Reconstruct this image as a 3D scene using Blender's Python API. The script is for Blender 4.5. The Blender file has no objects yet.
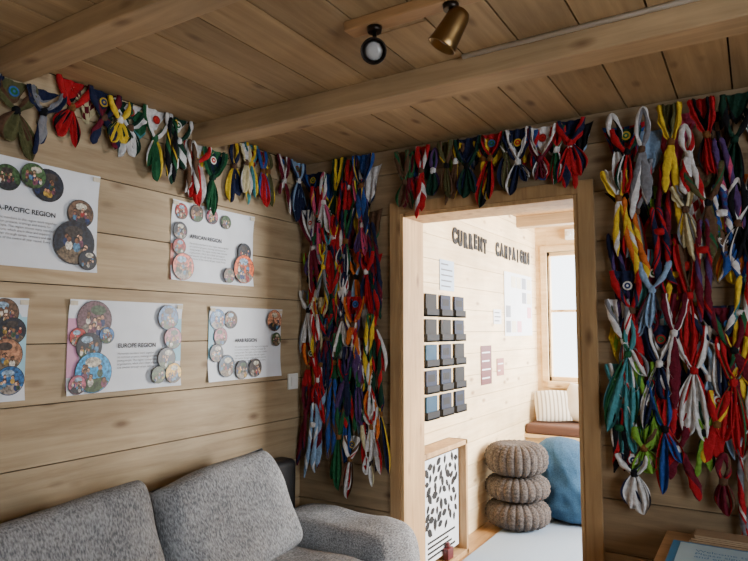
import bpy, bmesh, math, random
from mathutils import Vector, Euler, Matrix, noise
random.seed(23)
scene=bpy.context.scene
COL=scene.collection

def lin(c):
    return tuple(((x/12.92) if x<=0.04045 else ((x+0.055)/1.055)**2.4) for x in [v/255 for v in c[:3]])
def rgba(c): return (*lin(c),1)

# ---------------------------------------------------------------- materials
def new_mat(name):
    m=bpy.data.materials.new(name); m.use_nodes=True
    nt=m.node_tree; b=nt.nodes["Principled BSDF"]; return m,nt,b
def plain(name,c,rough=.6,metal=0,bump=0,bscale=200):
    m,nt,b=new_mat(name)
    n=nt.nodes.new("ShaderNodeTexNoise"); n.inputs["Scale"].default_value=bscale if bump else 12
    tc=nt.nodes.new("ShaderNodeTexCoord"); nt.links.new(tc.outputs["Object"],n.inputs["Vector"])
    mx=nt.nodes.new("ShaderNodeMix"); mx.data_type='RGBA'
    c1=rgba(c); mx.inputs[6].default_value=tuple(x*.88 for x in c1[:3])+(1,); mx.inputs[7].default_value=tuple(min(1,x*1.1) for x in c1[:3])+(1,)
    nt.links.new(n.outputs["Fac"],mx.inputs[0]); nt.links.new(mx.outputs[2],b.inputs["Base Color"])
    b.inputs["Roughness"].default_value=rough; b.inputs["Metallic"].default_value=metal
    if bump:
        bp=nt.nodes.new("ShaderNodeBump"); bp.inputs["Strength"].default_value=bump; bp.inputs["Distance"].default_value=.003
        nt.links.new(n.outputs["Fac"],bp.inputs["Height"]); nt.links.new(bp.outputs[0],b.inputs["Normal"])
    return m
def wood(name,light,dark,axis,rough=.65,scale=1.0):
    m,nt,b=new_mat(name); N=nt.nodes; Lk=nt.links
    tc=N.new("ShaderNodeTexCoord"); at=N.new("ShaderNodeVertexColor"); at.layer_name="Col"
    add=N.new("ShaderNodeVectorMath"); add.operation='MULTIPLY_ADD'
    add.inputs[1].default_value=(9,5,7); Lk.new(at.outputs["Color"],add.inputs[0]); Lk.new(tc.outputs["Object"],add.inputs[2])
    mp=N.new("ShaderNodeMapping"); s=[16*scale]*3; s[axis]=1.1*scale; mp.inputs["Scale"].default_value=s
    Lk.new(add.outputs[0],mp.inputs["Vector"])
    n=N.new("ShaderNodeTexNoise"); n.inputs["Scale"].default_value=1.6; n.inputs["Detail"].default_value=7; n.inputs["Roughness"].default_value=.66; n.inputs["Distortion"].default_value=.5
    Lk.new(mp.outputs[0],n.inputs["Vector"])
    cr=N.new("ShaderNodeValToRGB"); cr.color_ramp.elements[0].position=.32; cr.color_ramp.elements[1].position=.66
    cr.color_ramp.elements[0].color=rgba(dark); cr.color_ramp.elements[1].color=rgba(light)
    Lk.new(n.outputs["Fac"],cr.inputs[0])
    mp2=N.new("ShaderNodeMapping"); s2=[10]*3; s2[axis]=4.2; mp2.inputs["Scale"].default_value=s2; Lk.new(add.outputs[0],mp2.inputs["Vector"])
    vo=N.new("ShaderNodeTexVoronoi"); vo.inputs["Scale"].default_value=.9; Lk.new(mp2.outputs[0],vo.inputs["Vector"])
    kr=N.new("ShaderNodeValToRGB"); kr.color_ramp.elements[0].position=.05; kr.color_ramp.elements[0].color=(.25,.15,.09,1)
    kr.color_ramp.elements[1].position=.19; kr.color_ramp.elements[1].color=(1,1,1,1); Lk.new(vo.outputs["Distance"],kr.inputs[0])
    m1=N.new("ShaderNodeMix"); m1.data_type='RGBA'; m1.blend_type='MULTIPLY'; m1.inputs[0].default_value=.75
    Lk.new(cr.outputs[0],m1.inputs[6]); Lk.new(kr.outputs[0],m1.inputs[7])
    n2=N.new("ShaderNodeTexNoise"); n2.inputs["Scale"].default_value=2.2; n2.inputs["Detail"].default_value=4; Lk.new(tc.outputs["Object"],n2.inputs["Vector"])
    r2=N.new("ShaderNodeMapRange"); r2.inputs[1].default_value=.3; r2.inputs[2].default_value=.7; r2.inputs[3].default_value=.78; r2.inputs[4].default_value=1.14
    Lk.new(n2.outputs["Fac"],r2.inputs[0])
    sp=N.new("ShaderNodeSeparateColor"); Lk.new(at.outputs["Color"],sp.inputs[0])
    mm=N.new("ShaderNodeMath"); mm.operation='MULTIPLY'; Lk.new(r2.outputs[0],mm.inputs[0]); Lk.new(sp.outputs[0],mm.inputs[1])
    vm=N.new("ShaderNodeVectorMath"); vm.operation='SCALE'; Lk.new(m1.outputs[2],vm.inputs[0]); Lk.new(mm.outputs[0],vm.inputs["Scale"])
    Lk.new(vm.outputs[0],b.inputs["Base Color"]); b.inputs["Roughness"].default_value=rough
    bp=N.new("ShaderNodeBump"); bp.inputs["Strength"].default_value=.25; bp.inputs["Distance"].default_value=.002
    Lk.new(n.outputs["Fac"],bp.inputs["Height"]); Lk.new(bp.outputs[0],b.inputs["Normal"])
    return m
def attr_fabric(name,rough=.95):
    m,nt,b=new_mat(name); N=nt.nodes; Lk=nt.links
    at=N.new("ShaderNodeVertexColor"); at.layer_name="Col"
    tc=N.new("ShaderNodeTexCoord"); n=N.new("ShaderNodeTexNoise"); n.inputs["Scale"].default_value=60; n.inputs["Detail"].default_value=3
    Lk.new(tc.outputs["Object"],n.inputs["Vector"])
    r=N.new("ShaderNodeMapRange"); r.inputs[3].default_value=.5; r.inputs[4].default_value=1.25; Lk.new(n.outputs["Fac"],r.inputs[0])
    vm=N.new("ShaderNodeVectorMath"); vm.operation='SCALE'; Lk.new(at.outputs["Color"],vm.inputs[0]); Lk.new(r.outputs[0],vm.inputs["Scale"])
    Lk.new(vm.outputs[0],b.inputs["Base Color"]); b.inputs["Roughness"].default_value=rough; b.inputs["Specular IOR Level"].default_value=.15
    bp=N.new("ShaderNodeBump"); bp.inputs["Strength"].default_value=1; bp.inputs["Distance"].default_value=.009
    Lk.new(n.outputs["Fac"],bp.inputs["Height"]); Lk.new(bp.outputs[0],b.inputs["Normal"])
    return m
def heather(name,c1,c2,scale=260,p0=.5,p1=.76,bs=.6):
    m,nt,b=new_mat(name); N=nt.nodes; Lk=nt.links
    tc=N.new("ShaderNodeTexCoord")
    n=N.new("ShaderNodeTexNoise"); n.inputs["Scale"].default_value=scale; n.inputs["Detail"].default_value=4
    mp=N.new("ShaderNodeMapping"); mp.inputs["Scale"].default_value=(1,.4,1); Lk.new(tc.outputs["Object"],mp.inputs["Vector"]); Lk.new(mp.outputs[0],n.inputs["Vector"])
    n3=N.new("ShaderNodeTexNoise"); n3.inputs["Scale"].default_value=9; Lk.new(tc.outputs["Object"],n3.inputs["Vector"])
    ad=N.new("ShaderNodeMath"); ad.operation='MULTIPLY_ADD'; ad.inputs[1].default_value=.25; Lk.new(n3.outputs["Fac"],ad.inputs[0]); Lk.new(n.outputs["Fac"],ad.inputs[2])
    cr=N.new("ShaderNodeValToRGB"); cr.color_ramp.elements[0].position=p0; cr.color_ramp.elements[1].position=p1
    cr.color_ramp.elements[0].color=rgba(c1); cr.color_ramp.elements[1].color=rgba(c2); Lk.new(ad.outputs[0],cr.inputs[0])
    Lk.new(cr.outputs[0],b.inputs["Base Color"]); b.inputs["Roughness"].default_value=.95
    bp=N.new("ShaderNodeBump"); bp.inputs["Strength"].default_value=bs; bp.inputs["Distance"].default_value=.004
    Lk.new(n.outputs["Fac"],bp.inputs["Height"]); Lk.new(bp.outputs[0],b.inputs["Normal"])
    return m
def photo_mat(name):
    m,nt,b=new_mat(name); N=nt.nodes; Lk=nt.links
    tc=N.new("ShaderNodeTexCoord"); at=N.new("ShaderNodeVertexColor"); at.layer_name="Col"
    nd=N.new("ShaderNodeTexNoise"); nd.inputs["Scale"].default_value=95; nd.inputs["Detail"].default_value=4; Lk.new(tc.outputs["Object"],nd.inputs["Vector"])
    r=N.new("ShaderNodeMapRange"); r.inputs[1].default_value=.35; r.inputs[2].default_value=.65; r.inputs[3].default_value=.35; r.inputs[4].default_value=1.45; Lk.new(nd.outputs["Fac"],r.inputs[0])
    vm=N.new("ShaderNodeVectorMath"); vm.operation='SCALE'; Lk.new(at.outputs["Color"],vm.inputs[0]); Lk.new(r.outputs[0],vm.inputs["Scale"])
    Lk.new(vm.outputs[0],b.inputs["Base Color"]); b.inputs["Roughness"].default_value=.4
    return m

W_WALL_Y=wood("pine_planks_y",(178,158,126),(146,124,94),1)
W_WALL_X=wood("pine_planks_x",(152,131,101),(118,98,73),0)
W_CEIL=wood("pine_ceiling",(174,147,108),(143,117,82),1)
W_BEAM=wood("pine_beam",(184,156,117),(152,126,92),0)
W_TRIM_Z=wood("pine_trim",(190,155,108),(156,122,82),2)
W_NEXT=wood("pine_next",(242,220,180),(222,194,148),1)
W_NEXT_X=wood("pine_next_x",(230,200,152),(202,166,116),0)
W_FLOOR=wood("floor_wood",(196,156,108),(156,118,76),1,.4)
W_DESK=wood("desk_wood",(178,138,94),(140,104,66),0,.45)
DARKGAP=plain("dark_gap",(50,38,26),.9)
SCARF=attr_fabric("neckerchief_cotton")
PAPER=plain("paper",(214,219,227),.6)
INK=plain("ink",(40,42,50),.7)
INKG=plain("ink_grey",(96,98,106),.7)
PHOTO=photo_mat("printed_photo")
GREY=heather("sofa_tweed",(96,99,104),(166,169,173),190,.46,.80,.8)
BLACK=plain("black_leatherette",(20,20,23),.5,0,.3,120)
KNIT=heather("knit_yarn",(50,45,43),(88,80,76),120)
DENIM=heather("beanbag_blue",(24,60,88),(46,86,118),160)
CARPET=plain("carpet_bluegrey",(140,158,178),.95,0,.5,300)
CREAM=plain("cream_fabric",(206,196,176),.9,0,.4,150)
WHITE=plain("white_plastic",(228,228,224),.4)
BRASS=plain("brass",(140,112,72),.35,1)
DARKM=plain("dark_metal",(48,42,38),.35,.8)
BLUEP=plain("blue_print",(60,130,186),.5)

# ---------------------------------------------------------------- mesh builder
class MB:
    def __init__(s): s.v=[];s.f=[];s.c=[];s.m=[];s.sm=[]
    def box(s,a,b,col=(1,1,1),mi=0):
        i=len(s.v); x0,y0,z0=a; x1,y1,z1=b
        s.v+=[(x0,y0,z0),(x1,y0,z0),(x1,y1,z0),(x0,y1,z0),(x0,y0,z1),(x1,y0,z1),(x1,y1,z1),(x0,y1,z1)]
        for q in [(0,3,2,1),(4,5,6,7),(0,1,5,4),(1,2,6,5),(2,3,7,6),(3,0,4,7)]:
            s.f.append(tuple(i+k for k in q)); s.c.append(col); s.m.append(mi); s.sm.append(False)
    def rings(s,R,colf,mi=0,cap=True,smooth=True,closed=True):
        i=len(s.v); n=len(R[0])
        for r in R: s.v+= [tuple(p) for p in r]
        for k in range(len(R)-1):
            for j in range(n if closed else n-1):
                a=i+k*n+j; b=i+k*n+(j+1)%n
                s.f.append((a,b,b+n,a+n)); s.c.append(colf(k,j)); s.m.append(mi); s.sm.append(smooth)
        if cap:
            s.f.append(tuple(i+j for j in reversed(range(n)))); s.c.append(colf(0,0)); s.m.append(mi); s.sm.append(False)
            s.f.append(tuple(i+(len(R)-1)*n+j for j in range(n))); s.c.append(colf(len(R)-2,0)); s.m.append(mi); s.sm.append(False)
    def disc(s,c,r,ax1,ax2,col,mi=0,n=28,ry=None):
        i=len(s.v); c=Vector(c); ry=ry or r
        for j in range(n):
            t=2*math.pi*j/n; s.v.append(tuple(c+ax1*(r*math.cos(t))+ax2*(ry*math.sin(t))))
        s.f.append(tuple(range(i,i+n))); s.c.append(col); s.m.append(mi); s.sm.append(False)
    def cyl(s,p0,p1,r0,r1=None,col=(1,1,1),mi=0,n=20):
        if r1 is None: r1=r0
        p0=Vector(p0);p1=Vector(p1); d=(p1-p0).normalized()
        a=d.orthogonal().normalized(); b=d.cross(a)
        R=[[p+a*(r*math.cos(2*math.pi*j/n))+b*(r*math.sin(2*math.pi*j/n)) for j in range(n)] for p,r in ((p0,r0),(p1,r1))]
        s.rings(R,lambda k,j:col,mi)
    def obj(s,name,mats,parent=None,bevel=0):
        me=bpy.data.meshes.new(name); me.from_pydata(s.v,[],s.f); 
        for m in mats: me.materials.append(m)
        ca=me.color_attributes.new("Col",'FLOAT_COLOR','CORNER')
        data=[]
        for f,c in zip(s.f,s.c):
            data+= [c[0],c[1],c[2],1.0]*len(f)
        ca.data.foreach_set("color",data)
        me.polygons.foreach_set("material_index",s.m); me.polygons.foreach_set("use_smooth",s.sm)
        me.update()
        o=bpy.data.objects.new(name,me); COL.objects.link(o)
        if parent: o.parent=parent
        if bevel:
            md=o.modifiers.new("bevel",'BEVEL'); md.width=bevel; md.segments=2; md.limit_method='ANGLE'
        return o
def empty(name):
    e=bpy.data.objects.new(name,None); COL.objects.link(e); e.empty_display_size=.1; return e
def tint(lo=.86,hi=1.1):
    t=random.uniform(lo,hi); return (t,random.random(),random.random())
def planks(mb,lo,hi,run,stack,pitch,gap=.004,joint=None,trange=(.86,1.1),off=0):
    """boxes between lo and hi; run=axis along the plank, stack=axis planks are stacked on"""
    p=lo[stack]-off
    while p<hi[stack]-1e-4:
        q=min(p+pitch,hi[stack]); a=list(lo); b=list(hi); a[stack]=max(p,lo[stack]); b[stack]=q-gap
        if b[stack]-a[stack]>.004:
            if joint:
                r=lo[run]; 
                r2=r+random.uniform(.4,1)*joint
                while True:
                    e=min(r2,hi[run]); a[run]=r; b[run]=e-(.003 if e<hi[run] else 0); mb.box(a,b,tint(*trange))
                    if e>=hi[run]-.001: break
                    r=e; r2=r+joint*random.uniform(.8,1.2)
                    if hi[run]-r2<.2: r2=hi[run]
            else: mb.box(a,b,tint(*trange))
        p=q

LX=-2.07; BY=2.61; H=2.35; RX=1.9; FY=-2.2
DX0,DX1,DZ=-1.455,-.61,2.015
NX=-1.8; NY=5.9; NH=2.47; NR=1.0; WB=2.80
G=(.2,.2,.2)
# ---- wall_left
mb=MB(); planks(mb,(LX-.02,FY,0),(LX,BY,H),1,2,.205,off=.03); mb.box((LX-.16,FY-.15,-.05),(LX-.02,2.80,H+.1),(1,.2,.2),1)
mb.obj("wall_left",[W_WALL_Y,DARKGAP])
# ---- wall_back with door opening
mb=MB()
for lo,hi in (((LX,BY,0),(DX0,BY+.02,H)),((DX1,BY,0),(RX,BY+.02,H))):
    planks(mb,lo,hi,0,2,.205,off=.03)
planks(mb,(DX0,BY,DZ),(DX1,BY+.02,H),0,2,.205,off=.0)
mb.box((LX,BY+.02,-.05),(DX0,WB,2.6),G,1); mb.box((DX1,BY+.02,-.05),(RX+.15,WB,2.6),G,1); mb.box((DX0,BY+.02,DZ),(DX1,WB,2.6),G,1)
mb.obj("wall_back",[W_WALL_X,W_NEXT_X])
# ---- wall_right with window
mb=MB()
wy0,wy1,wz0,wz1=-.9,1.3,.85,2.1
for lo,hi in (((RX,FY,0),(RX+.15,wy0,H)),((RX,wy1,0),(RX+.15,BY,H)),((RX,wy0,0),(RX+.15,wy1,wz0)),((RX,wy0,wz1),(RX+.15,wy1,H))):
    planks(mb,lo,hi,1,2,.205,gap=.0)
mb.obj("wall_right",[W_WALL_Y])
mb=MB()
for a,b in (((RX+.04,wy0,wz0),(RX+.1,wy0+.06,wz1)),((RX+.04,wy1-.06,wz0),(RX+.1,wy1,wz1)),((RX+.04,.17,wz0),(RX+.1,.23,wz1)),((RX+.04,wy0,wz0),(RX+.1,wy1,wz0+.06)),((RX+.04,wy0,wz1-.06),(RX+.1,wy1,wz1))):
    mb.box(a,b,(1,.3,.3))
mb.obj("window_1",[W_TRIM_Z],bevel=.004)
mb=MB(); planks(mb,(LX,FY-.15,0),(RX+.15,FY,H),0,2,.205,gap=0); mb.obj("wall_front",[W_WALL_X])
# ---- ceiling (+ beams)
mb=MB(); planks(mb,(LX,FY,H),(RX+.15,BY+.02,H+.02),1,0,.185,gap=.006,joint=1.9,trange=(.8,1.12)); mb.box((LX-.16,FY-.15,H+.022),(RX+.15,BY+.02,H+.1),G,1)
mb.obj("ceiling",[W_CEIL,DARKGAP])
BEAMS=((1.83,1.95,.08),(.99,1.10,.07),(.2,.32,.08),(-.6,-.48,.08))
for i,(y0,y1,dz) in enumerate(BEAMS):
    mb=MB(); mb.box((LX,y0,H-dz),(RX,y1,H+.001),(random.uniform(.95,1.05),random.random(),.4)); mb.obj("ceiling_beam",[W_BEAM],bevel=.006)
# ---- floor
mb=MB(); planks(mb,(LX,FY,-.03),(RX,WB,0),1,0,.14,gap=.002,joint=1.6)
planks(mb,(NX,WB,-.03),(NR,NY,0),1,0,.14,gap=.002,joint=1.6)
mb.box((LX-.16,FY-.15,-.1),(RX+.2,NY+.15,-.03),G,1); mb.obj("floor",[W_FLOOR,DARKGAP])
# ---- next room shell
mb=MB(); planks(mb,(NX-.02,WB,0),(NX,NY,NH),1,2,.16,gap=.003,trange=(.93,1.05)); mb.box((NX-.15,WB,-.05),(NX-.02,NY+.15,NH+.1),G,1)
mb.obj("wall_left_far_room",[W_NEXT,DARKGAP])
vx0,vx1,vz0,vz1=-1.69,-.5,.97,2.2
mb=MB()
for lo,hi in (((NX,NY,0),(vx0,NY+.14,NH)),((vx1,NY,0),(NR,NY+.14,NH)),((vx0,NY,0),(vx1,NY+.14,vz0)),((vx0,NY,vz1),(vx1,NY+.14,NH))):
    planks(mb,lo,hi,0,2,.16,gap=0,trange=(.93,1.05))
mb.obj("wall_far",[W_NEXT_X])
mb=MB()
xm=(vx0+vx1)/2
for a,b in (((vx0-.06,NY-.015,vz0-.06),(vx0,NY+.1,vz1+.06)),((vx1,NY-.015,vz0-.06),(vx1+.06,NY+.1,vz1+.06)),((vx0,NY-.015,vz1),(vx1,NY+.1,vz1+.06)),((vx0,NY-.05,vz0-.06),(vx1,NY+.1,vz0)),
            ((vx0,NY+.03,vz0),(vx0+.02,NY+.08,vz1)),((vx1-.02,NY+.03,vz0),(vx1,NY+.08,vz1)),((xm-.04,NY+.03,vz0),(xm+.04,NY+.08,vz1)),((vx0,NY+.03,vz0),(vx1,NY+.08,vz0+.04)),((vx0,NY+.03,vz1-.04),(vx1,NY+.08,vz1)),((vx0,NY+.04,1.62),(vx1,NY+.07,1.645))):
    mb.box(a,b,(1,.5,.2))
mb.obj("window_2",[W_NEXT_X],bevel=.003)
ry0,ry1,rz0,rz1=3.5,5.5,.8,2.15
mb=MB()
for lo,hi in (((NR,WB,0),(NR+.14,ry0,NH)),((NR,ry1,0),(NR+.14,NY+.14,NH)),((NR,ry0,0),(NR+.14,ry1,rz0)),((NR,ry0,rz1),(NR+.14,ry1,NH))):
    planks(mb,lo,hi,1,2,.16,gap=0)
mb.obj("wall_right_far_room",[W_NEXT])
mb=MB()
for a,b in (((NR+.03,ry0,rz0),(NR+.09,ry0+.06,rz1)),((NR+.03,ry1-.06,rz0),(NR+.09,ry1,rz1)),((NR+.03,4.47,rz0),(NR+.09,4.53,rz1)),((NR+.03,ry0,rz0),(NR+.09,ry1,rz0+.06)),((NR+.03,ry0,rz1-.06),(NR+.09,ry1,rz1))):
    mb.box(a,b,(1,.5,.2))
mb.obj("window_3",[W_NEXT],bevel=.003)
mb=MB(); planks(mb,(NX,WB,NH),(NR+.14,NY,NH+.02),0,1,.16,gap=.004); mb.box((NX-.15,WB,NH+.022),(NR+.14,NY+.14,NH+.1),G,1)
mb.obj("ceiling_far_room",[W_FLOOR,DARKGAP])
for y in (3.6,4.5,5.35):
    mb=MB(); mb.box((NX,y,NH-.1),(NR,y+.11,NH+.001),(.9,.3,.4)); mb.obj("ceiling_beam",[W_BEAM],bevel=.006)
mb=MB(); mb.box((NX+.17,3.02,0),(.7,5.3,.012)); mb.obj("carpet",[CARPET],bevel=.004)

# ---- door frame
mb=MB()
mb.box((DX0-.055,BY-.02,0),(DX0,BY,DZ+.055),(.8,.2,.3)); mb.box((DX1,BY-.02,0),(DX1+.065,BY,DZ+.055),(.8,.7,.3)); 
mb.box((DX0-.002,BY-.02,DZ),(DX1+.002,BY-.0,DZ+.055),(.8,.4,.8))
mb.box((DX0,BY-.015,0),(DX0+.018,WB+.01,DZ),(1.15,.2,.1)); mb.box((DX1-.018,BY-.015,0),(DX1,WB+.01,DZ),(1,.9,.3)); mb.box((DX0+.018,BY-.015,DZ-.018),(DX1-.018,WB+.01,DZ),(1,.9,.5))
mb.obj("door_frame",[W_TRIM_Z],bevel=.003)

# ---------------------------------------------------------------- posters
AX=Vector((0,1,0)); UP=Vector((0,0,1))
def text(name,body,size,loc,mat,parent,align='LEFT',extr=0,off=0,rot=(math.pi/2,0,math.pi/2),lh=1.0):
    cu=bpy.data.curves.new(name,'FONT'); cu.body=body; cu.size=size; cu.align_x=align; cu.extrude=extr; cu.offset=off; cu.space_line=lh
    cu.materials.append(mat); o=bpy.data.objects.new(name,cu); o.location=loc; o.rotation_euler=rot; COL.objects.link(o); o.parent=parent; return o
SKIN=[(206,160,130),(176,126,98),(136,94,70),(218,178,150),(110,74,54)]
CLO=[(30,50,100),(150,40,40),(200,196,186),(50,80,56),(180,146,60),(50,50,56),(80,124,160),(110,60,84)]
HAIR=[(30,24,22),(60,42,28),(20,20,22),(110,84,50)]
def photo_disc(mb,c,r,col):
    """one round printed photograph: background, ground band and a crowd of people"""
    mb.disc((c[0]-.0002,c[1],c[2]),r+.002,AX,UP,lin((40,44,54)),1)
    mb.disc(c,r,AX,UP,lin(col),0)
    x=c[0]; X=.00008
    i=len(mb.v); pts=[(-.86,-.5),(-.7,-.71),(-.35,-.93),(0,-1),(.35,-.93),(.7,-.71),(.86,-.5),(.5,-.25),(0,-.32),(-.5,-.2)]
    for u,v in pts: mb.v.append((x+X,c[1]+u*r*.99,c[2]+v*r*.99))
    mb.f.append(tuple(range(i,i+len(pts)))); mb.c.append(lin(random.choice([(60,84,50),(110,94,74),(40,44,52),(140,130,120)]))); mb.m.append(0); mb.sm.append(False)
    mb.disc((x+X,c[1]+random.uniform(-.2,.2)*r,c[2]+.52*r),r*.45,AX,UP,lin(random.choice([(140,170,196),(190,186,170),(60,84,60),(60,52,50)])),0,14,r*.26)
    n=random.randint(7,12); ppl=[]
    for q in range(n):
        a=random.uniform(-.68,.68); ppl.append((random.uniform(-.42,.34),a))
    ppl.sort(reverse=True)
    for q,(hz,a) in enumerate(ppl):
        s=random.uniform(.10,.15); xx=x+X*(2+q)
        lim=math.sqrt(max(.05,1-a*a))*.92
        bz=max(hz-s*2.1,-lim+s*1.3)
        mb.disc((xx,c[1]+a*r,c[2]+bz*r),s*1.25*r,AX,UP,lin(random.choice(CLO)),0,10,s*1.6*r)
        mb.disc((xx+X*.3,c[1]+a*r,c[2]+(hz+s*.25)*r),s*.95*r,AX,UP,lin(random.choice(HAIR)),0,10)
        mb.disc((xx+X*.6,c[1]+a*r,c[2]+(hz-.02)*r),s*.75*r,AX,UP,lin(random.choice(SKIN)),0,10,s*.9*r)
def poster(x,y0,y1,z0,z1,title,tpos,body,circles,wash=None):
    e=empty("region_poster")
    mb=MB(); n=14; g=[]
    for i in range(n+1):
        for j in range(9):
            a=i/n; b=j/8; cur=.0025+ .010*(max(0,abs(a-.5)*2-.75)*4*max(0,abs(b-.5)*2-.6)*2.5)
            g.append((x+cur,y0+(y1-y0)*a,z0+(z1-z0)*b))
    mb.v=g
    for i in range(n):
        for j in range(8):
            k=i*9+j; mb.f.append((k,k+9,k+10,k+1)); mb.c.append((1,1,1)); mb.m.append(0); mb.sm.append(True)
    mb.obj("sheet",[PAPER],e)
    w=y1-y0;h=z1-z0
    if wash:
        mb=MB()
        for a0,a1,b0,b1,mi in wash: mb.box((x+.003,y0+a0*w,z0+b0*h),(x+.0045,y0+a1*w,z0+b1*h),(1,1,1),mi)
        mb.obj("colour_wash",[plain("wash_pink",(206,150,180),.6),plain("wash_blue",(150,196,214),.6),plain("wash_coral",(224,150,140),.6)],e)
    mb=MB()
    for k,(cx,cy,r,col) in enumerate(circles):
        r*=.97; cx=min(max(cx,r*h/w+.01),1-r*h/w-.01); cy=min(max(cy,r+.01),1-r-.01)
        photo_disc(mb,(x+.0075+.0012*k,y0+cx*w,z0+cy*h),r*h,col)
    mb.obj("printed_photos",[PHOTO,INK],e)
    text("title",title,.023,(x+.006,y0+tpos[0]*w,z0+tpos[1]*h),INK,e,'LEFT',0,.0006)
    text("body_text",body,.0115,(x+.006,y0+tpos[0]*w,z0+tpos[1]*h-.026),INKG,e,'LEFT',0,0,lh=1.15)
    mb=MB()
    for (a,b) in ((.03,.96),(.97,.96)):
        yy=y0+a*w; zz=z0+b*h; mb.box((x+.012,yy-.014,zz-.008),(x+.0135,yy+.014,zz+.008))
    mb.obj("tape",[CREAM],e)
    return e
DKB=(34,40,54); BRN=(100,76,60); ORG=(224,96,30); RED=(170,44,44); BLU=(40,102,160); GRN=(62,92,56); PNK=(170,90,110)
lor="Movement members in this region work together\non common projects, trainings and events for\nyoung people. The region counts many member\norganisations, which share ideas and support\none another through camps, seminars and the\nvolunteers of the centre all year round. Every\nthree years the region meets in conference\nto plan the next steps and elect a team."
lor2="\n".join(lor.split("\n")[:6])
PX=LX
poster(PX,.87,1.39,1.66,2.02,"ASIA-PACIFIC REGION",(.25,.50),lor2,[(.07,.86,.1,DKB),(.24,.86,.11,BRN),(.36,.80,.12,GRN),(.62,.80,.16,DKB),(.86,.58,.14,BRN),(.82,.28,.22,DKB),(.52,.86,.12,GRN),(.92,.12,.1,DKB),(.08,.62,.13,RED)])
poster(PX,1.73,2.225,1.66,2.0,"AFRICAN REGION",(.20,.55),lor2,[(.1,.87,.10,RED),(.27,.88,.11,BRN),(.45,.88,.1,PNK),(.62,.84,.09,GRN),(.08,.62,.11,DKB),(.06,.42,.10,RED),(.12,.17,.17,(225,110,90)),(.86,.46,.13,DKB),(.86,.23,.2,ORG),(.66,.12,.1,BRN)],[(.0,.03,0,.45,2),(.03,.12,0,.05,2)])
poster(PX,1.29,1.795,1.22,1.56,"EUROPE REGION",(.40,.48),"\n".join(lor.split("\n")[:5]).replace(" in this region",""),[(.2,.83,.21,(100,70,80)),(.07,.6,.1,RED),(.3,.62,.09,BLU),(.16,.50,.15,DKB),(.2,.2,.22,(20,150,210)),(.05,.08,.1,PNK),(.85,.83,.15,BLU),(.9,.58,.13,PNK),(.84,.34,.13,DKB),(.93,.16,.12,(230,180,60)),(.76,.15,.1,GRN)],[(0,.09,.05,.8,0),(.92,1,.3,.95,1)])
poster(PX,1.95,2.44,1.22,1.555,"ARAB REGION",(.33,.52),lor2,[(.1,.83,.14,BLU),(.27,.83,.12,BRN),(.14,.60,.12,PNK),(.09,.38,.12,DKB),(.22,.2,.15,(50,80,105)),(.42,.13,.13,DKB),(.6,.15,.13,(60,50,50)),(.87,.83,.16,(200,140,110)),(.9,.55,.1,GRN)],[(0,.06,.3,.95,1)])
poster(PX,.64,1.145,1.22,1.555,"INTERAMERICA",(.2,.52),lor2,[(.85,.9,.14,BRN),(.93,.68,.13,DKB),(.87,.45,.16,(170,120,90)),(.93,.2,.14,BLU),(.7,.12,.14,GRN),(.75,.7,.1,PNK)],[(.94,1,.1,.9,1)])

# ---------------------------------------------------------------- neckerchiefs
PAL={'navy':(32,38,66),'black':(24,24,28),'red':(172,32,40),'maroon':(100,28,44),'green':(38,92,60),'dgreen':(26,56,44),'lime':(120,168,66),'yellow':(220,188,60),
 'white':(214,214,216),'teal':(76,142,150),'lblue':(134,162,194),'blue':(46,78,146),'brown':(92,68,52),'pink':(196,80,116),'cream':(202,192,154),'purple':(82,60,108),'orange':(200,106,48),'grey':(124,126,134),'olive':(88,88,58)}
NAMES=['navy']*5+['black']*4+['red']*7+['maroon']*5+['green']*4+['dgreen']*3+['yellow']*3+['white']*6+['teal','lblue','lblue','blue','blue','brown','brown','pink','pink','cream','purple','purple','orange','grey','grey','olive','lime']
def cr(P,n):
    out=[]; P=[P[0]]+P+[P[-1]]
    for i in range(1,len(P)-2):
        for k in range(n):
            t=k/n; a,b,c,d=P[i-1],P[i],P[i+1],P[i+2]
            out.append(tuple(.5*((2*b[q])+(-a[q]+c[q])*t+(2*a[q]-5*b[q]+4*c[q]-d[q])*t*t+(-a[q]+3*b[q]-3*c[q]+d[q])*t**3) for q in range(len(a))))
    out.append(P[-2]); return out
def cloth(mb,org,A,N,w,l,c1,c2,depth):
    """a neckerchief pinned by two corners: hanging folded triangle"""
    org=Vector(org);A=Vector(A);N=Vector(N);Z=Vector((0,0,1)); c1=lin(PAL[c1]);c2=lin(PAL[c2])
    n=16;m=9;ph=random.uniform(0,6);f2=random.uniform(9,13);px=random.uniform(-.25,.25); mode=random.random()
    R=[]
    for r in range(m+1):
        f=r/m; row=[]
        for q in range(n+1):
            u=q/n*2-1
            a=w*.5*u*(1-.35*f)+w*px*f*f; z=-l*f*(1-abs(u-px)**1.3*.62)-.012*(1-u*u)*(1-f)
            row.append(org+A*a+Z*z+N*(depth+.008*math.sin(u*f2+ph+f*1.5)*(.25+f)))
        R.append(row)
    def cf(k,j):
        if k>=m-1 : return c2
        if mode<.3 and (j//2+k//2)%2: return c2
        return c1
    mb.rings(R,cf,cap=False,closed=False)
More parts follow.
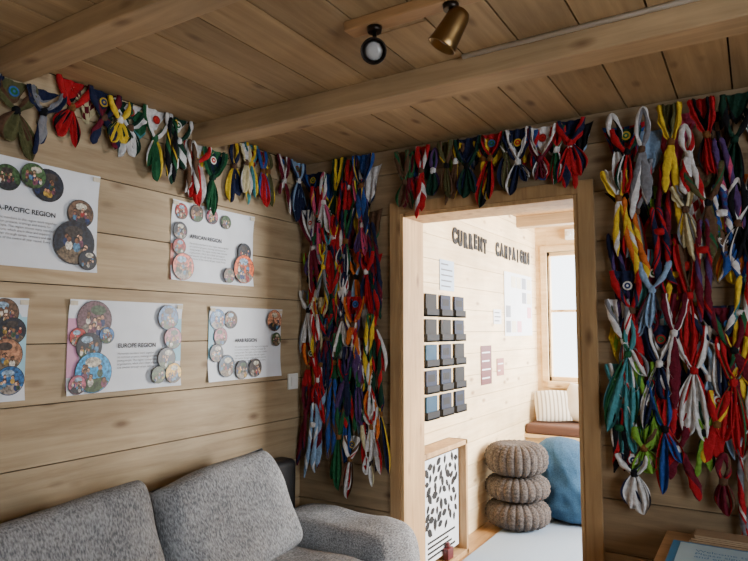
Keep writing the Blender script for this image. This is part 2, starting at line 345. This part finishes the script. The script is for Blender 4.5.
def scarf(mb,org,A,N,w,l,c1,c2,style=None,depth=.02):
    org=Vector(org); A=Vector(A); N=Vector(N); Z=Vector((0,0,1))
    c1=lin(PAL[c1]); c2=lin(PAL[c2]); c3=lin(PAL[random.choice(['white','yellow','red','green','white'])])
    sk=random.uniform(-.16,.16)
    three=random.random()<.35
    def P(a,z,n): return org+A*(a+sk*z)+Z*z+N*(n+depth)
    def pick_c(j,stripe):
        j%=10
        if j<stripe: return c2
        if three and j==stripe+1: return c3
        return c1
    def strand(ctrl,stripe=3,tw=1.,sub=5,ph=0):
        pts=cr(ctrl,sub); W=[P(p[0],p[1],p[2]) for p in pts]; R=[]; ln=0; w1=random.uniform(0,6)
        for i,p in enumerate(pts):
            if i: ln+=(W[i]-W[i-1]).length
            t=(W[min(i+1,len(W)-1)]-W[max(i-1,0)])
            if t.length<1e-6: t=Z.copy()
            t.normalize(); sd=t.cross(N)
            if sd.length<.1: sd=A.copy()
            sd.normalize(); n2=sd.cross(t)
            wob=1+.25*math.sin(ln*80+w1)*math.sin(ln*37)
            R.append([W[i]+sd*(p[3]*wob*math.cos(2*math.pi*j/10+tw*ln*26+ph))+n2*(p[4]*math.sin(2*math.pi*j/10+tw*ln*26+ph)) for j in range(10)])
        mb.rings(R,lambda k,j:pick_c(j,stripe))
    def band(ctrl,stripe,side):
        """flat folded cloth band following a path (perpendicular width)"""
        pts=cr(ctrl,5); W=[P(p[0],p[1],p[2]) for p in pts]; R=[]; m=8; a0=random.uniform(0,6); fr=random.uniform(4,7); jag=random.uniform(.6,1.4)
        for i,p in enumerate(pts):
            t=(W[min(i+1,len(W)-1)]-W[max(i-1,0)])
            if t.length<1e-6: t=Z.copy()
            t.normalize(); sd=t.cross(N)
            if sd.length<.1: sd=A.copy()
            sd.normalize()
            wd=p[3]*(1.25+.25*math.sin(i*jag))
            R.append([W[i]+sd*(wd*(q/m*2-1))+N*(.006*math.sin((q/m*2-1)*fr+a0+i*.3)) for q in range(m+1)])
        def cf(k,j):
            jj=j if side<0 else m-1-j
            if jj<stripe: return c2
            if three and jj==stripe: return c3
            return c1
        mb.rings(R,cf,cap=False,closed=False)
    def ribbon(ctrl,stripe,side,c1=c1,c2=c2):
        """flat folded cloth tail: pleated strip with coloured border"""
        pts=cr(ctrl,4); R=[]; m=10; a0=random.uniform(0,6); fr=random.uniform(5,9)
        for i,p in enumerate(pts):
            row=[]
            for q in range(m+1):
                u=q/m*2-1
                row.append(P(p[0]+u*p[3],p[1]+(u*side)*p[3]*.7*(i/len(pts)),p[2]+.009*math.sin(u*fr+a0+i*.12)*min(1,p[3]/.018)))
            R.append(row)
        def cf(k,j):
            jj=j if side<0 else m-1-j
            if jj<stripe: return c2
            if three and jj==stripe: return c3
            return c1
        mb.rings(R,cf,cap=False,closed=False)
    if style is None: style=random.choice("ABBBCCCDD")
    kz=-l*random.uniform(.30,.46); tw=random.choice([0,.4,1,1.5,-1,-1.4]); st=random.choice([2,3,3,4])
    if style=="D":
        for s in (-1,1):
            strand([(s*.006,0,.004,.008,.008),(s*.014,-.06*l,.004,.010,.009),(s*.018,-.5*l,.003,.012,.009),(s*.016+random.uniform(-.02,.02),-.85*l,.002,.014,.008),(s*.02+random.uniform(-.02,.02),-l*random.uniform(.97,1.1),.0,.003,.003)],st,random.choice([1.2,1.6,-1.4]),5,random.uniform(0,6))
        if random.random()<.5:
            R=[[P(.024*math.cos(2*math.pi*j/8)*k2,-.3*l+zz,.016*math.sin(2*math.pi*j/8)*k2) for j in range(8)] for zz,k2 in ((.012,.75),(.008,1.05),(-.008,1.05),(-.014,.8))]
            mb.rings(R,lambda k,j:c3)
        return
    flat=random.random()<.6
    if style=="A":
        ctl=[(0,kz,0,.008,.007),(-.16*w,kz*.62,.004,.010,.008),(-.13*w,kz*.25,.004,.010,.008),(0,0,0,.010,.008),(.13*w,kz*.25,.004,.010,.008),(.16*w,kz*.62,.004,.010,.008),(0,kz,0,.008,.007)]
        strand(ctl,st,tw)
    else:
        ww=w*(.5 if style=="B" else .28)
        for s in (-1,1):
            ctl=[(s*ww,.006,.002,.010,.007),(s*ww*.85,kz*.35,.006,.013,.009),(s*ww*.40,kz*.78,.006,.010,.008),(0,kz,0,.007,.007)]
            if flat: band(ctl,st,s)
            else: strand(ctl,st,tw*s,5,random.uniform(0,6))
        dz=kz*random.uniform(.55,1.0); n=12; m=5; rows=[]; cc=c1 if random.random()<.6 else c2
        for r in range(m+1):
            f=r/m; row=[]
            for q in range(n+1):
                a=(q/n*2-1)*ww*(1-.25*f); sag=1-abs(q/n*2-1)**1.5
                row.append(P(a,.006+(dz*sag)*f,-.012+.006*math.sin(q*1.5+r*.7)))
            rows.append(row)
        mb.rings(rows,lambda k,j:(c2 if k==m-1 else cc),cap=False,closed=False)
        if random.random()<.45:
            bc=lin(random.choice([(220,220,220),(200,170,60),(60,100,160),(150,40,40),(230,230,226)]))
            mb.disc(P(0,dz*.42,-.003),.018,A,Z,bc,0,14)
            mb.disc(P(0,dz*.42,-.0022),.012,A,Z,lin(random.choice([(40,60,110),(180,40,40),(40,100,60)])),0,14)
            mb.disc(P(0,dz*.42,-.0016),.005,A,Z,bc,0,8)
    wc=random.choice([c1,c2,lin(PAL['brown']),lin(PAL['white']),lin((120,80,45)),lin(PAL['black'])])
    R=[[P(.013*math.cos(2*math.pi*j/10)*k2,kz+zz,.013*math.sin(2*math.pi*j/10)*k2) for j in range(10)] for zz,k2 in ((.013,.75),(.008,1.05),(-.009,1.05),(-.015,.8))]
    mb.rings(R,lambda k,j:wc)
    rib=random.random()<.74
    for s in (-1,1):
        sp=random.uniform(.04,.42)*w*s; ll=-l*random.uniform(.74,1.12); wf=random.uniform(.8,1.8)
        tn=random.uniform(-.004,.008)
        if rib:
            ribbon([(0,kz,.002,.006,0),(sp*.4,kz+(ll-kz)*.25,tn,.014*wf,0),(sp*.8,kz+(ll-kz)*.6,tn,.020*wf,0),(sp,kz+(ll-kz)*.85,tn,.015*wf,0),(sp*1.15,ll,tn,.001,0)],random.choice([1,2,2,3]),s)
            if random.random()<.5: ribbon([(0,kz,-.004,.006,0),(sp*.7,kz+(ll-kz)*.3,tn-.006,.013*wf,0),(sp*1.3,kz+(ll-kz)*.6,tn-.006,.012*wf,0),(sp*1.5,kz+(ll-kz)*.8,tn-.006,.001,0)],2,s,c2,c1)
        else:
            strand([(0,kz,0,.008,.006),(sp*.4,kz+(ll-kz)*.25,tn,.011*wf,.007),(sp*.8,kz+(ll-kz)*.6,tn,.013*wf,.006),(sp,kz+(ll-kz)*.88,tn,.010*wf,.005),(sp*1.05,ll,tn,.002,.002)],st,tw*s,5,random.uniform(0,6))
def pick(): 
    a=random.choice(NAMES); b=random.choice(NAMES+['white']*14+['yellow']*4+['red']*4)
    while b==a: b=random.choice(NAMES)
    return a,b
def hangz(y,z):
    for y0,y1,dz in BEAMS:
        if y0-.07<y<y1+.07: return min(z,H-dz-.015)
    return z
# left wall row
mb=MB()
seq=[('olive','brown'),('navy','grey'),('red','black'),('navy','maroon'),('white','dgreen'),('green','white'),('dgreen','white'),('red','white'),('green','dgreen'),('navy','yellow'),('teal','yellow'),('olive','yellow'),('maroon','white'),('navy','lblue')]
y=.70; k=-3
while y<2.52:
    c=seq[k] if 0<=k<len(seq) else pick()
    kk=.82 if y<1.45 else 1
    scarf(mb,(LX,y,hangz(y,2.335+random.uniform(-.01,.008))),(0,1,0),(1,0,0),random.uniform(.11,.14),random.uniform(.25,.32)*kk,*c,style=random.choice("ABBBC"),depth=.026+random.uniform(0,.012))
    if random.random()<.5:
        scarf(mb,(LX,y+.06,hangz(y+.06,2.32)),(0,1,0),(1,0,0),.09,random.uniform(.2,.27)*kk,*pick(),depth=.045)
    if random.random()<.45: cloth(mb,(LX,y+.05,hangz(y+.05,2.33)),(0,1,0),(1,0,0),.12,.13,*pick(),depth=.013)
    y+=.113+random.uniform(-.012,.012); k+=1
mb.obj("neckerchief_garland",[SCARF])
# above the door
mb=MB()
seq=[('brown','green'),('red','white'),('olive','brown'),('dgreen','navy'),('black','red'),('navy','white'),('maroon','white'),('red','navy'),('pink','red')]
x=-1.425
for k in range(8):
    scarf(mb,(x,BY,2.315+random.uniform(-.01,.01)),(1,0,0),(0,-1,0),random.uniform(.10,.12),random.uniform(.28,.34),*seq[k],style=random.choice("BBC"),depth=.047)
    scarf(mb,(min(x+.06,-.62),BY,2.30),(1,0,0),(0,-1,0),.08,random.uniform(.22,.27),*pick(),depth=.038)
    cloth(mb,(x+.03,BY,2.315),(1,0,0),(0,-1,0),.11,random.uniform(.12,.17),*pick(),depth=.012)
    x+=.115
mb.obj("neckerchief_bunting",[SCARF])
# right of the door
mb=MB()
row1=[('white','black'),('grey','white'),('yellow','olive'),('red','black'),('dgreen','black'),('black','navy'),('red','white')]
row5=[('teal','white'),('lime','green'),('red','maroon'),('lblue','white'),('red','red'),('black','white'),('navy','red'),('green','white')]
for r in range(6):
    z=2.315-r*.235
    x=-.475+random.uniform(-.01,.02); k=0
    while x<.78:
        c=pick()
        if r==0 and k<len(row1): c=row1[k]
        if r==4 and k<len(row5): c=row5[k]
        if r==2 and k==4: c=('yellow','orange')
        L=random.uniform(.28,.46) if r<5 else random.uniform(.20,.42)
        scarf(mb,(x,BY,z+(random.uniform(-.09,.05) if r else 0)),(1,0,0),(0,-1,0),random.uniform(.10,.14),L,*c,depth=.026+random.uniform(0,.028))
        if random.random()<.7 : scarf(mb,(x+.05,BY,z-.12+random.uniform(-.05,.05)),(1,0,0),(0,-1,0),.10,random.uniform(.26,.44)*(1 if r<5 else .7),*pick(),depth=.048)
        if random.random()<.8 and r<5: cloth(mb,(x+.04,BY,z-.03+random.uniform(-.05,.02)),(1,0,0),(0,-1,0),random.uniform(.12,.18),random.uniform(.18,.28),*pick(),depth=.013)
        x+=.108+random.uniform(-.018,.018); k+=1
mb.obj("neckerchief_display",[SCARF])
# left of the door
mb=MB()
for r in range(7):
    z=2.31-r*.225
    x=-1.985+random.uniform(-.01,.01); k=0
    while x<-1.56:
        c=pick()
        if r==3 and k==1: c=('cream','yellow')
        if r==3 and k==0: c=('white','grey')
        ok=True
        if r==6 and x<-1.75 : ok=random.random()<.3
        if ok: scarf(mb,(x,BY,z+random.uniform(-.05,.03)),(1,0,0),(0,-1,0),random.uniform(.08,.11),random.uniform(.30,.42)*(1 if r<6 else .85),*c,depth=.026+random.uniform(0,.028))
        if random.random()<.65 and r<6: scarf(mb,(min(x+.05,-1.60),BY,z-.11),(1,0,0),(0,-1,0),.07,random.uniform(.28,.42),*pick(),depth=.048)
        if random.random()<.75 and r<6: cloth(mb,(min(x+.03,-1.62),BY,z-.03),(1,0,0),(0,-1,0),.13,random.uniform(.18,.26),*pick(),depth=.013)
        x+=.085+random.uniform(-.01,.01); k+=1
mb.obj("neckerchief_curtain",[SCARF])

# ---------------------------------------------------------------- sofa
d=math.radians
def pillow(name,w,h,t,mat,parent,loc,rot,e=6,pw=.5,nz=.012,seed=0,n=30):
    mb=MB(); 
    def pt(u,v,s):
        r=max(0,(1-abs(u)**e))*max(0,(1-abs(v)**e)); th=t/2*r**pw
        pin=1-.05*(abs(u*v))**1.5
        x=u*w/2*(pin); y=v*h/2*(pin)
        dd=noise.noise(Vector((x*5+seed,y*5,s*3.3+seed)))*nz
        wr=noise.noise(Vector((x*14+seed,y*9,s*5)))*nz*.4
        return (x+dd*.6,y+dd*.6,s*(th+ (dd+wr)*(1 if r>0.01 else 0)))
    for s in (1,-1):
        base=len(mb.v)
        for i in range(n+1):
            for j in range(n+1):
                u=math.sin((i/n*2-1)*math.pi/2); v=math.sin((j/n*2-1)*math.pi/2)
                mb.v.append(pt(u,v,s))
        for i in range(n):
            for j in range(n):
                k=base+i*(n+1)+j; q=(k,k+n+1,k+n+2,k+1)
                mb.f.append(q if s>0 else q[::-1]); mb.c.append((1,1,1)); mb.m.append(0); mb.sm.append(True)
    o=mb.obj(name,[mat],parent); o.location=loc; o.rotation_euler=rot
    md=o.modifiers.new("weld",'WELD'); md.merge_threshold=.0004
    return o
def rbox(name,a,b,mat,parent,bev=.05,seg=5):
    mb=MB(); mb.box(a,b); o=mb.obj(name,[mat],parent); md=o.modifiers.new("bevel",'BEVEL'); md.width=bev; md.segments=seg
    for p in o.data.polygons: p.use_smooth=True
    return o
def lean(a,roll,yaw=0):
    return (Matrix.Rotation(d(90+yaw),3,'Z')@Matrix.Rotation(d(90-a),3,'X')@Matrix.Rotation(d(roll),3,'Z')).to_euler()
sofa=empty("sofa")
rbox("base",(-2.0,.12,.08),(-1.20,2.46,.37),BLACK,sofa,.02)
rbox("back_frame",(-2.04,.12,.10),(-1.93,2.42,.83),BLACK,sofa,.03)
pillow("seat_cushion_1",.84,.98,.20,GREY,sofa,(-1.55,.70,.455),(0,0,0),8,.35,.008,1)
pillow("seat_cushion_2",.84,.98,.20,GREY,sofa,(-1.55,1.69,.455),(0,0,0),8,.35,.008,2)
pillow("arm_pad",.70,.32,.39,GREY,sofa,(-1.63,2.34,.425),(0,0,0),7,.28,.010,3)
pillow("back_cushion_1",.68,.46,.20,GREY,sofa,(-1.80,1.14,.69),lean(20,4),8,.4,.02,4)
pillow("back_cushion_2",.62,.45,.20,GREY,sofa,(-1.80,1.83,.70),lean(22,7,-3),8,.4,.02,9)
pillow("back_cushion_3",.66,.46,.20,GREY,sofa,(-1.82,.49,.69),lean(16,0),8,.4,.02,14)
mb=MB()
for x in (-1.95,-1.3):
    for y in (.2,2.38): mb.cyl((x,y,0),(x,y,.09),.02,.025)
mb.obj("feet",[DARKM],sofa)

# ---------------------------------------------------------------- spot light bar
sp=empty("ceiling_spotlight")
mb=MB(); mb.box((-.99,1.43,H-.03),(-.58,1.49,H)); mb.obj("wooden_bar",[W_DESK],sp,bevel=.006)
def spot(px,py,dirv,shade,inner,k=1.0):
    mb=MB(); dv=Vector(dirv).normalized()
    mb.cyl((px,py,H-.03),(px,py,H-.045),.022,.02,mi=0); mb.cyl((px,py,H-.04),(px,py,H-.085),.006,mi=0)
    c=Vector((px,py,H-.10)); a=dv.orthogonal().normalized(); b=dv.cross(a)
    prof=[(-.055,.012),(-.05,.022),(-.035,.028),(.0,.031),(.03,.034),(.045,.037),(.047,.036),(.045,.033),(.02,.030)]
    R=[[c+dv*q*k+a*(k*r*math.cos(2*math.pi*j/28))+b*(k*r*math.sin(2*math.pi*j/28)) for j in range(28)] for q,r in prof]
    mb.rings(R,lambda k,j:(1,1,1),1,cap=True)
    R=[[c+dv*q*k+a*(k*r*math.cos(2*math.pi*j/28))+b*(k*r*math.sin(2*math.pi*j/28)) for j in range(28)] for q,r in [(.022,.029),(.030,.022),(.034,.012)]]
    mb.rings(R,lambda k,j:(1,1,1),2,cap=True)
    mb.obj("spot_head",[DARKM,shade,inner],sp)
LENS=plain("lamp_lens",(170,170,170),.15)
spot(-.90,1.46,(.45,-.85,-.45),DARKM,LENS)
spot(-.66,1.46,(-.45,-.15,-.8),BRASS,LENS,1.1)
mb=MB(); mb.cyl((-.78,1.815,H-.008),(RX,1.815,H-.008),.008); mb.obj("cable_conduit",[WHITE])
mb=MB(); mb.box((LX,2.50,1.145),(LX+.012,2.575,1.225)); mb.box((LX+.012,2.515,1.16),(LX+.017,2.56,1.21)); mb.obj("light_switch",[WHITE],bevel=.003)

# ---------------------------------------------------------------- desk + papers
dk=empty("desk")
mb=MB(); mb.box((-.31,1.85,.69),(1.1,2.545,.72),(1,.3,.5)); mb.obj("top",[W_DESK],dk,bevel=.004)
mb=MB()
for x in (-.28,1.02):
    for y in (1.88,2.47): mb.box((x,y,0),(x+.05,y+.05,.69),(.9,.3,.3))
mb.box((-.26,2.50,.6),(1.05,2.52,.69)); mb.obj("legs",[W_DESK],dk,bevel=.004)
pp=empty("paper_stack"); mb=MB()
for i in range(4):
    dx,dy=random.uniform(-.02,.02),random.uniform(-.006,.006)
    mb.box((-.22+dx,2.45+dy,.7205+.006*i),(.35+dx,2.535+dy,.7255+.006*i))
mb.obj("sheets",[plain("kraft_paper",(156,132,104),.8)],pp,bevel=.001)
lf=empty("leaflet"); mb=MB(); mb.box((-.275,2.0,.7205),(.20,2.42,.727)); mb.obj("cover",[BLUEP],lf,bevel=.001)
mb=MB(); mb.box((-.25,2.02,.7275),(.18,2.40,.7295)); mb.obj("page",[plain("pale_blue_paper",(176,206,226),.6)],lf)
text("page_text","Welcome to the centre\nPlease sign your name here\nand enjoy your stay",.03,(-.2,2.32,.7305),BLUEP,lf,rot=(0,0,0))

# ---------------------------------------------------------------- far room things
sg=empty("campaign_lettering")
INKB=plain("black_card",(12,12,15),.8)
for word,ya,yb in (("CURRENT",3.95,4.62),("CAMPAIGNS",4.80,5.72)):
    n=len(word)
    for i,ch in enumerate(word):
        o=text("letter_"+ch.lower(),ch,.145,(NX+.006,ya+(i+.5)*(yb-ya)/n,2.065+random.uniform(-.008,.008)),INKB,sg,'CENTER',.003,.010)
        o.scale=(.72 if ch not in "MI" else .6,1,1)
# brochure rack
rk=empty("wall_brochure_rack"); mb=MB(); 
mb.box((NX+.001,3.46,.86),(NX+.012,4.13,1.70),(1,.2,.2),0)
for c in range(3):
    for r in range(5):
        y0=3.48+c*.22; z0=.885+r*.163
        mb.box((NX+.012,y0,z0),(NX+.045,y0+.17,z0+.01),(1,1,1),1); mb.box((NX+.037,y0,z0),(NX+.045,y0+.17,z0+.05),(1,1,1),1)
        mb.box((NX+.012,y0,z0),(NX+.037,y0+.006,z0+.05),(1,1,1),1); mb.box((NX+.012,y0+.164,z0),(NX+.037,y0+.17,z0+.05),(1,1,1),1)
        q=random.choice([0,0,1,2])
        mb.box((NX+.022,y0+.008,z0+.012),(NX+.032,y0+.162,z0+.146),(1,1,1),2+q)
        mb.box((NX+.032,y0+.03,z0+.075),(NX+.0325,y0+.13,z0+.12),(1,1,1),3+(q+1)%2)
mb.obj("pockets",[W_NEXT,plain("rack_grey",(14,18,26),.8),plain("brochure_a",(18,30,54),.8),plain("brochure_b",(22,62,88),.8),plain("brochure_c",(12,15,21),.8)],rk)
# notices
def sheet(name,y0,y1,z0,z1,mat,x=NX+.003,lines=0,lm=None):
    e=empty(name); mb=MB(); mb.box((x,y0,z0),(x+.002,y1,z1)); mb.obj("sheet",[mat],e)
    if lines:
        mb=MB()
        for i in range(lines):
            z=z1-(i+.8)*(z1-z0)/(lines+.6); mb.box((x+.002,y0+.02,z-.006),(x+.003,y1-.02-random.uniform(0,.08),z+.004))
        mb.obj("print",[lm or INKG],e)
    return e
sheet("wall_notice",3.75,3.98,1.72,1.93,plain("notice_blue",(170,190,212),.6),lines=5)
sheet("wall_flyer",4.46,4.68,1.03,1.33,plain("flyer_red",(90,26,30),.6),lines=4,lm=PAPER)
sheet("wall_flyer",4.74,4.92,1.5,1.62,PAPER,lines=3)
sheet("wall_flyer",4.80,4.96,1.08,1.22,plain("flyer_c",(150,90,80),.6),lines=2,lm=PAPER)
wc_=empty("wall_chart"); mb=MB(); mb.box((NX+.003,5.0,1.40),(NX+.006,5.74,1.95)); mb.obj("board",[PAPER],wc_)
mb=MB()
for i in range(5):
    for j in range(4):
        if random.random()<.75:
            yy=5.03+i*.142; zz=1.43+j*.13; mb.box((NX+.006,yy,zz),(NX+.0075,yy+.115,zz+.10),(1,1,1),random.choice([0,1,1,2,3]))
mb.obj("cards",[plain("card_dark",(120,124,134),.6),plain("card_pink",(214,150,160),.6),plain("card_blue",(180,196,210),.6),plain("card_cream",(214,204,180),.6)],wc_)
# display box with patterned sheet
db=empty("display_box")
mb=MB(); x0,x1,y0,y1,z1=NX+.002,-1.66,3.22,3.87,.73
mb.box((x0,y0,0),(x1,y0+.03,z1),(1,.2,.5)); mb.box((x0,y1-.03,0),(x1,y1,z1),(.98,.4,.5)); mb.box((x0,y0,z1-.03),(x1,y1,z1),(1.05,.4,.1)); mb.box((x0,y0,0),(x1,y1,.03)); mb.box((x0,y0,0),(x0+.015,y1,z1),(.9,.3,.3))
mb.obj("case",[W_TRIM_Z],db,bevel=.003)
mb=MB(); mb.box((x0+.08,y0+.12,.06),(x0+.085,y1-.04,.67)); mb.obj("sheet",[PAPER],db)
mb=MB()
def leaf(yy,zz,r,a):
    i=len(mb.v)
    for (u,v) in ((1,0),(.35,.55),(-.4,.5),(-1,0),(-.4,-.5),(.35,-.55)):
        mb.v.append((x0+.0862,yy+r*(u*math.cos(a)-v*math.sin(a)),zz+r*(u*math.sin(a)+v*math.cos(a))))
    mb.f.append(tuple(range(i,i+6))); mb.c.append((1,1,1)); mb.m.append(0); mb.sm.append(False)
pl=[]
for tries in range(900):
    yy=random.uniform(y0+.15,y1-.075); zz=random.uniform(.23,.64)
    if all((yy-a)**2*.8+(zz-b)**2>.046**2 for a,b in pl):
        pl.append((yy,zz)); leaf(yy,zz,.038*random.uniform(.75,1.15),random.uniform(0,3.14))
for k in range(4): mb.box((x0+.085,y0+.16,.085+k*.03),(x0+.0862,y1-.1-.05*(k%3),.098+k*.03))
mb.obj("leaf_pattern",[INKB],db)
mb=MB(); mb.box((x0+.088,y0+.36,.031),(x0+.125,y0+.44,.10)); mb.cyl((x0+.105,y0+.40,.10),(x0+.105,y0+.40,.13),.02,.012); mb.obj("dark_tin",[plain("tin_red",(84,26,30),.4)],db,bevel=.004)

# knitted poufs
def pouf(cx,cy,z0,R,h,rot):
    mb=MB(); NA=240; NB=44; rings=[]; ribs=24
    for b in range(NB+1):
        ph=-math.pi/2+math.pi*b/NB; c=math.cos(ph); s=math.sin(ph)
        rr=abs(c)**.55; zz=math.copysign(abs(s)**.8,s)
        ring=[]
        for a in range(NA):
            th=2*math.pi*a/NA
            u=th*ribs/(2*math.pi); f=(u%1)-.5
            rib=math.cos(math.pi*f)**.6 if abs(f)<.5 else 0
            st=.5+.5*math.cos(2*math.pi*(b/NB*13 + abs(f)*1.3))
            dsp=(.019*rib*(.5+.5*st))*min(1,c*3)
            x=(R-.019+dsp)*rr; 
            ring.append((cx+x*math.cos(th+rot)*(1),cy+x*math.sin(th+rot),z0+h/2+zz*(h/2-.006+dsp*.5)-.012*max(0,1-rr*1.6)*(1 if s>0 else -1)))
        rings.append(ring)
    mb.rings(rings,lambda k,j:(1,1,1)); return mb
for i,(dx,dy,z,R,h,n) in enumerate(((.0,0,.013,.24,.195,"knitted_pouf"),(-.003,.01,.206,.24,.18,"knitted_pouf"),(-.005,.0,.385,.235,.235,"knitted_pouf"))):
    pouf(-1.555+dx,4.54+dy,z,R,h,i*.4).obj(n,[KNIT])
# bean bag
mb=MB(); rings=[]
for b in range(33):
    t=b/32; 
    prof=[(0,.25),(.05,.34),(.2,.385),(.45,.36),(.7,.29),(.88,.2),(.97,.11),(1,.01)]
    for q in range(len(prof)-1):
        if prof[q][0]<=t<=prof[q+1][0]:
            f=(t-prof[q][0])/(prof[q+1][0]-prof[q][0]); r=prof[q][1]*(1-f)+prof[q+1][1]*f; break
    ring=[]
    for a in range(64):
        th=2*math.pi*a/64
        w=1+.05*noise.noise(Vector((math.cos(th)*2,math.sin(th)*2,t*3)))+.07*noise.noise(Vector((math.cos(th)*6,math.sin(th)*6,t*5)))
        ring.append((-1.19+.0+ r*w*math.cos(th)-.20*t*t,5.04+r*.95*w*math.sin(th)+.04*t*t,.014+.58*t))
    rings.append(ring)
mb.rings(rings,lambda k,j:(1,1,1)); mb.obj("bean_bag",[DENIM])
# window bench + pillows
bn=empty("window_bench"); mb=MB(); mb.box((NX+.001,5.50,.0),(-.4,5.88,.50),(1,.2,.2)); mb.box((NX+.001,5.46,.50),(-.4,5.88,.53),(1.05,.5,.2)); mb.obj("box",[W_NEXT_X],bn,bevel=.003)
rbox("seat_pad",(NX+.01,5.47,.531),(-.42,5.86,.62),plain("seat_brown",(90,62,50),.9,0,.4,150),bn,.025)
def stripes():
    m,nt,b=new_mat("striped_fabric"); N=nt.nodes; tc=N.new("ShaderNodeTexCoord"); w=N.new("ShaderNodeTexWave"); w.inputs["Scale"].default_value=9; w.inputs["Distortion"].default_value=.3
    nt.links.new(tc.outputs["Object"],w.inputs["Vector"]); c=N.new("ShaderNodeValToRGB"); c.color_ramp.elements[0].color=rgba((156,146,128)); c.color_ramp.elements[1].color=rgba((216,210,196)); c.color_ramp.elements[0].position=.2; c.color_ramp.elements[1].position=.5
    nt.links.new(w.outputs["Color"],c.inputs[0]); nt.links.new(c.outputs[0],b.inputs["Base Color"]); b.inputs["Roughness"].default_value=.9; return m
ST=stripes()
pillow("throw_pillow",.32,.29,.12,ST,bn,(-1.60,5.69,.765),(d(64),0,d(24)),3,.6,.01,2)
pillow("throw_pillow",.34,.32,.12,CREAM,bn,(-1.36,5.76,.79),(d(70),d(14),d(-6)),3,.6,.01,7)
pillow("throw_pillow",.32,.30,.12,ST,bn,(-.95,5.72,.775),(d(70),0,d(-8)),3,.6,.01,12)
mb=MB(); mb.box((-1.5,NY-.05,2.30),(-1.42,NY,2.40)); mb.cyl((-1.46,NY-.05,2.35),(-1.46,NY-.07,2.35),.02); mb.obj("motion_sensor",[WHITE],bevel=.006)

# ---------------------------------------------------------------- light
world=bpy.data.worlds.new("world"); scene.world=world; world.use_nodes=True
bg=world.node_tree.nodes["Background"]; bg.inputs[0].default_value=(.88,.94,1,1); bg.inputs[1].default_value=6
def area(name,loc,rot,sx,sy,e,c):
    l=bpy.data.lights.new(name,'AREA'); l.shape='RECTANGLE'; l.size=sx; l.size_y=sy; l.energy=e; l.color=c
    o=bpy.data.objects.new(name,l); o.location=loc; o.rotation_euler=rot; COL.objects.link(o)
area("window_daylight_1",(RX+.2,.2,1.5),(0,d(90),0),1.2,2.1,46,(.88,.95,1))
area("window_daylight_3",(NR+.2,4.5,1.5),(0,d(90),0),1.3,2.0,460,(1,.975,.93))
area("window_daylight_2",(-1.08,NY+.2,1.6),(d(-90),0,0),1.1,1.2,70,(.95,.98,1))

# ---------------------------------------------------------------- camera
cam=bpy.data.cameras.new("camera"); co=bpy.data.objects.new("camera",cam); COL.objects.link(co)
cam.lens=36*617/748; cam.sensor_width=36; cam.clip_start=.02
co.location=(0,0,1.45); co.rotation_euler=(d(94.6),0,d(31.7)); scene.camera=co
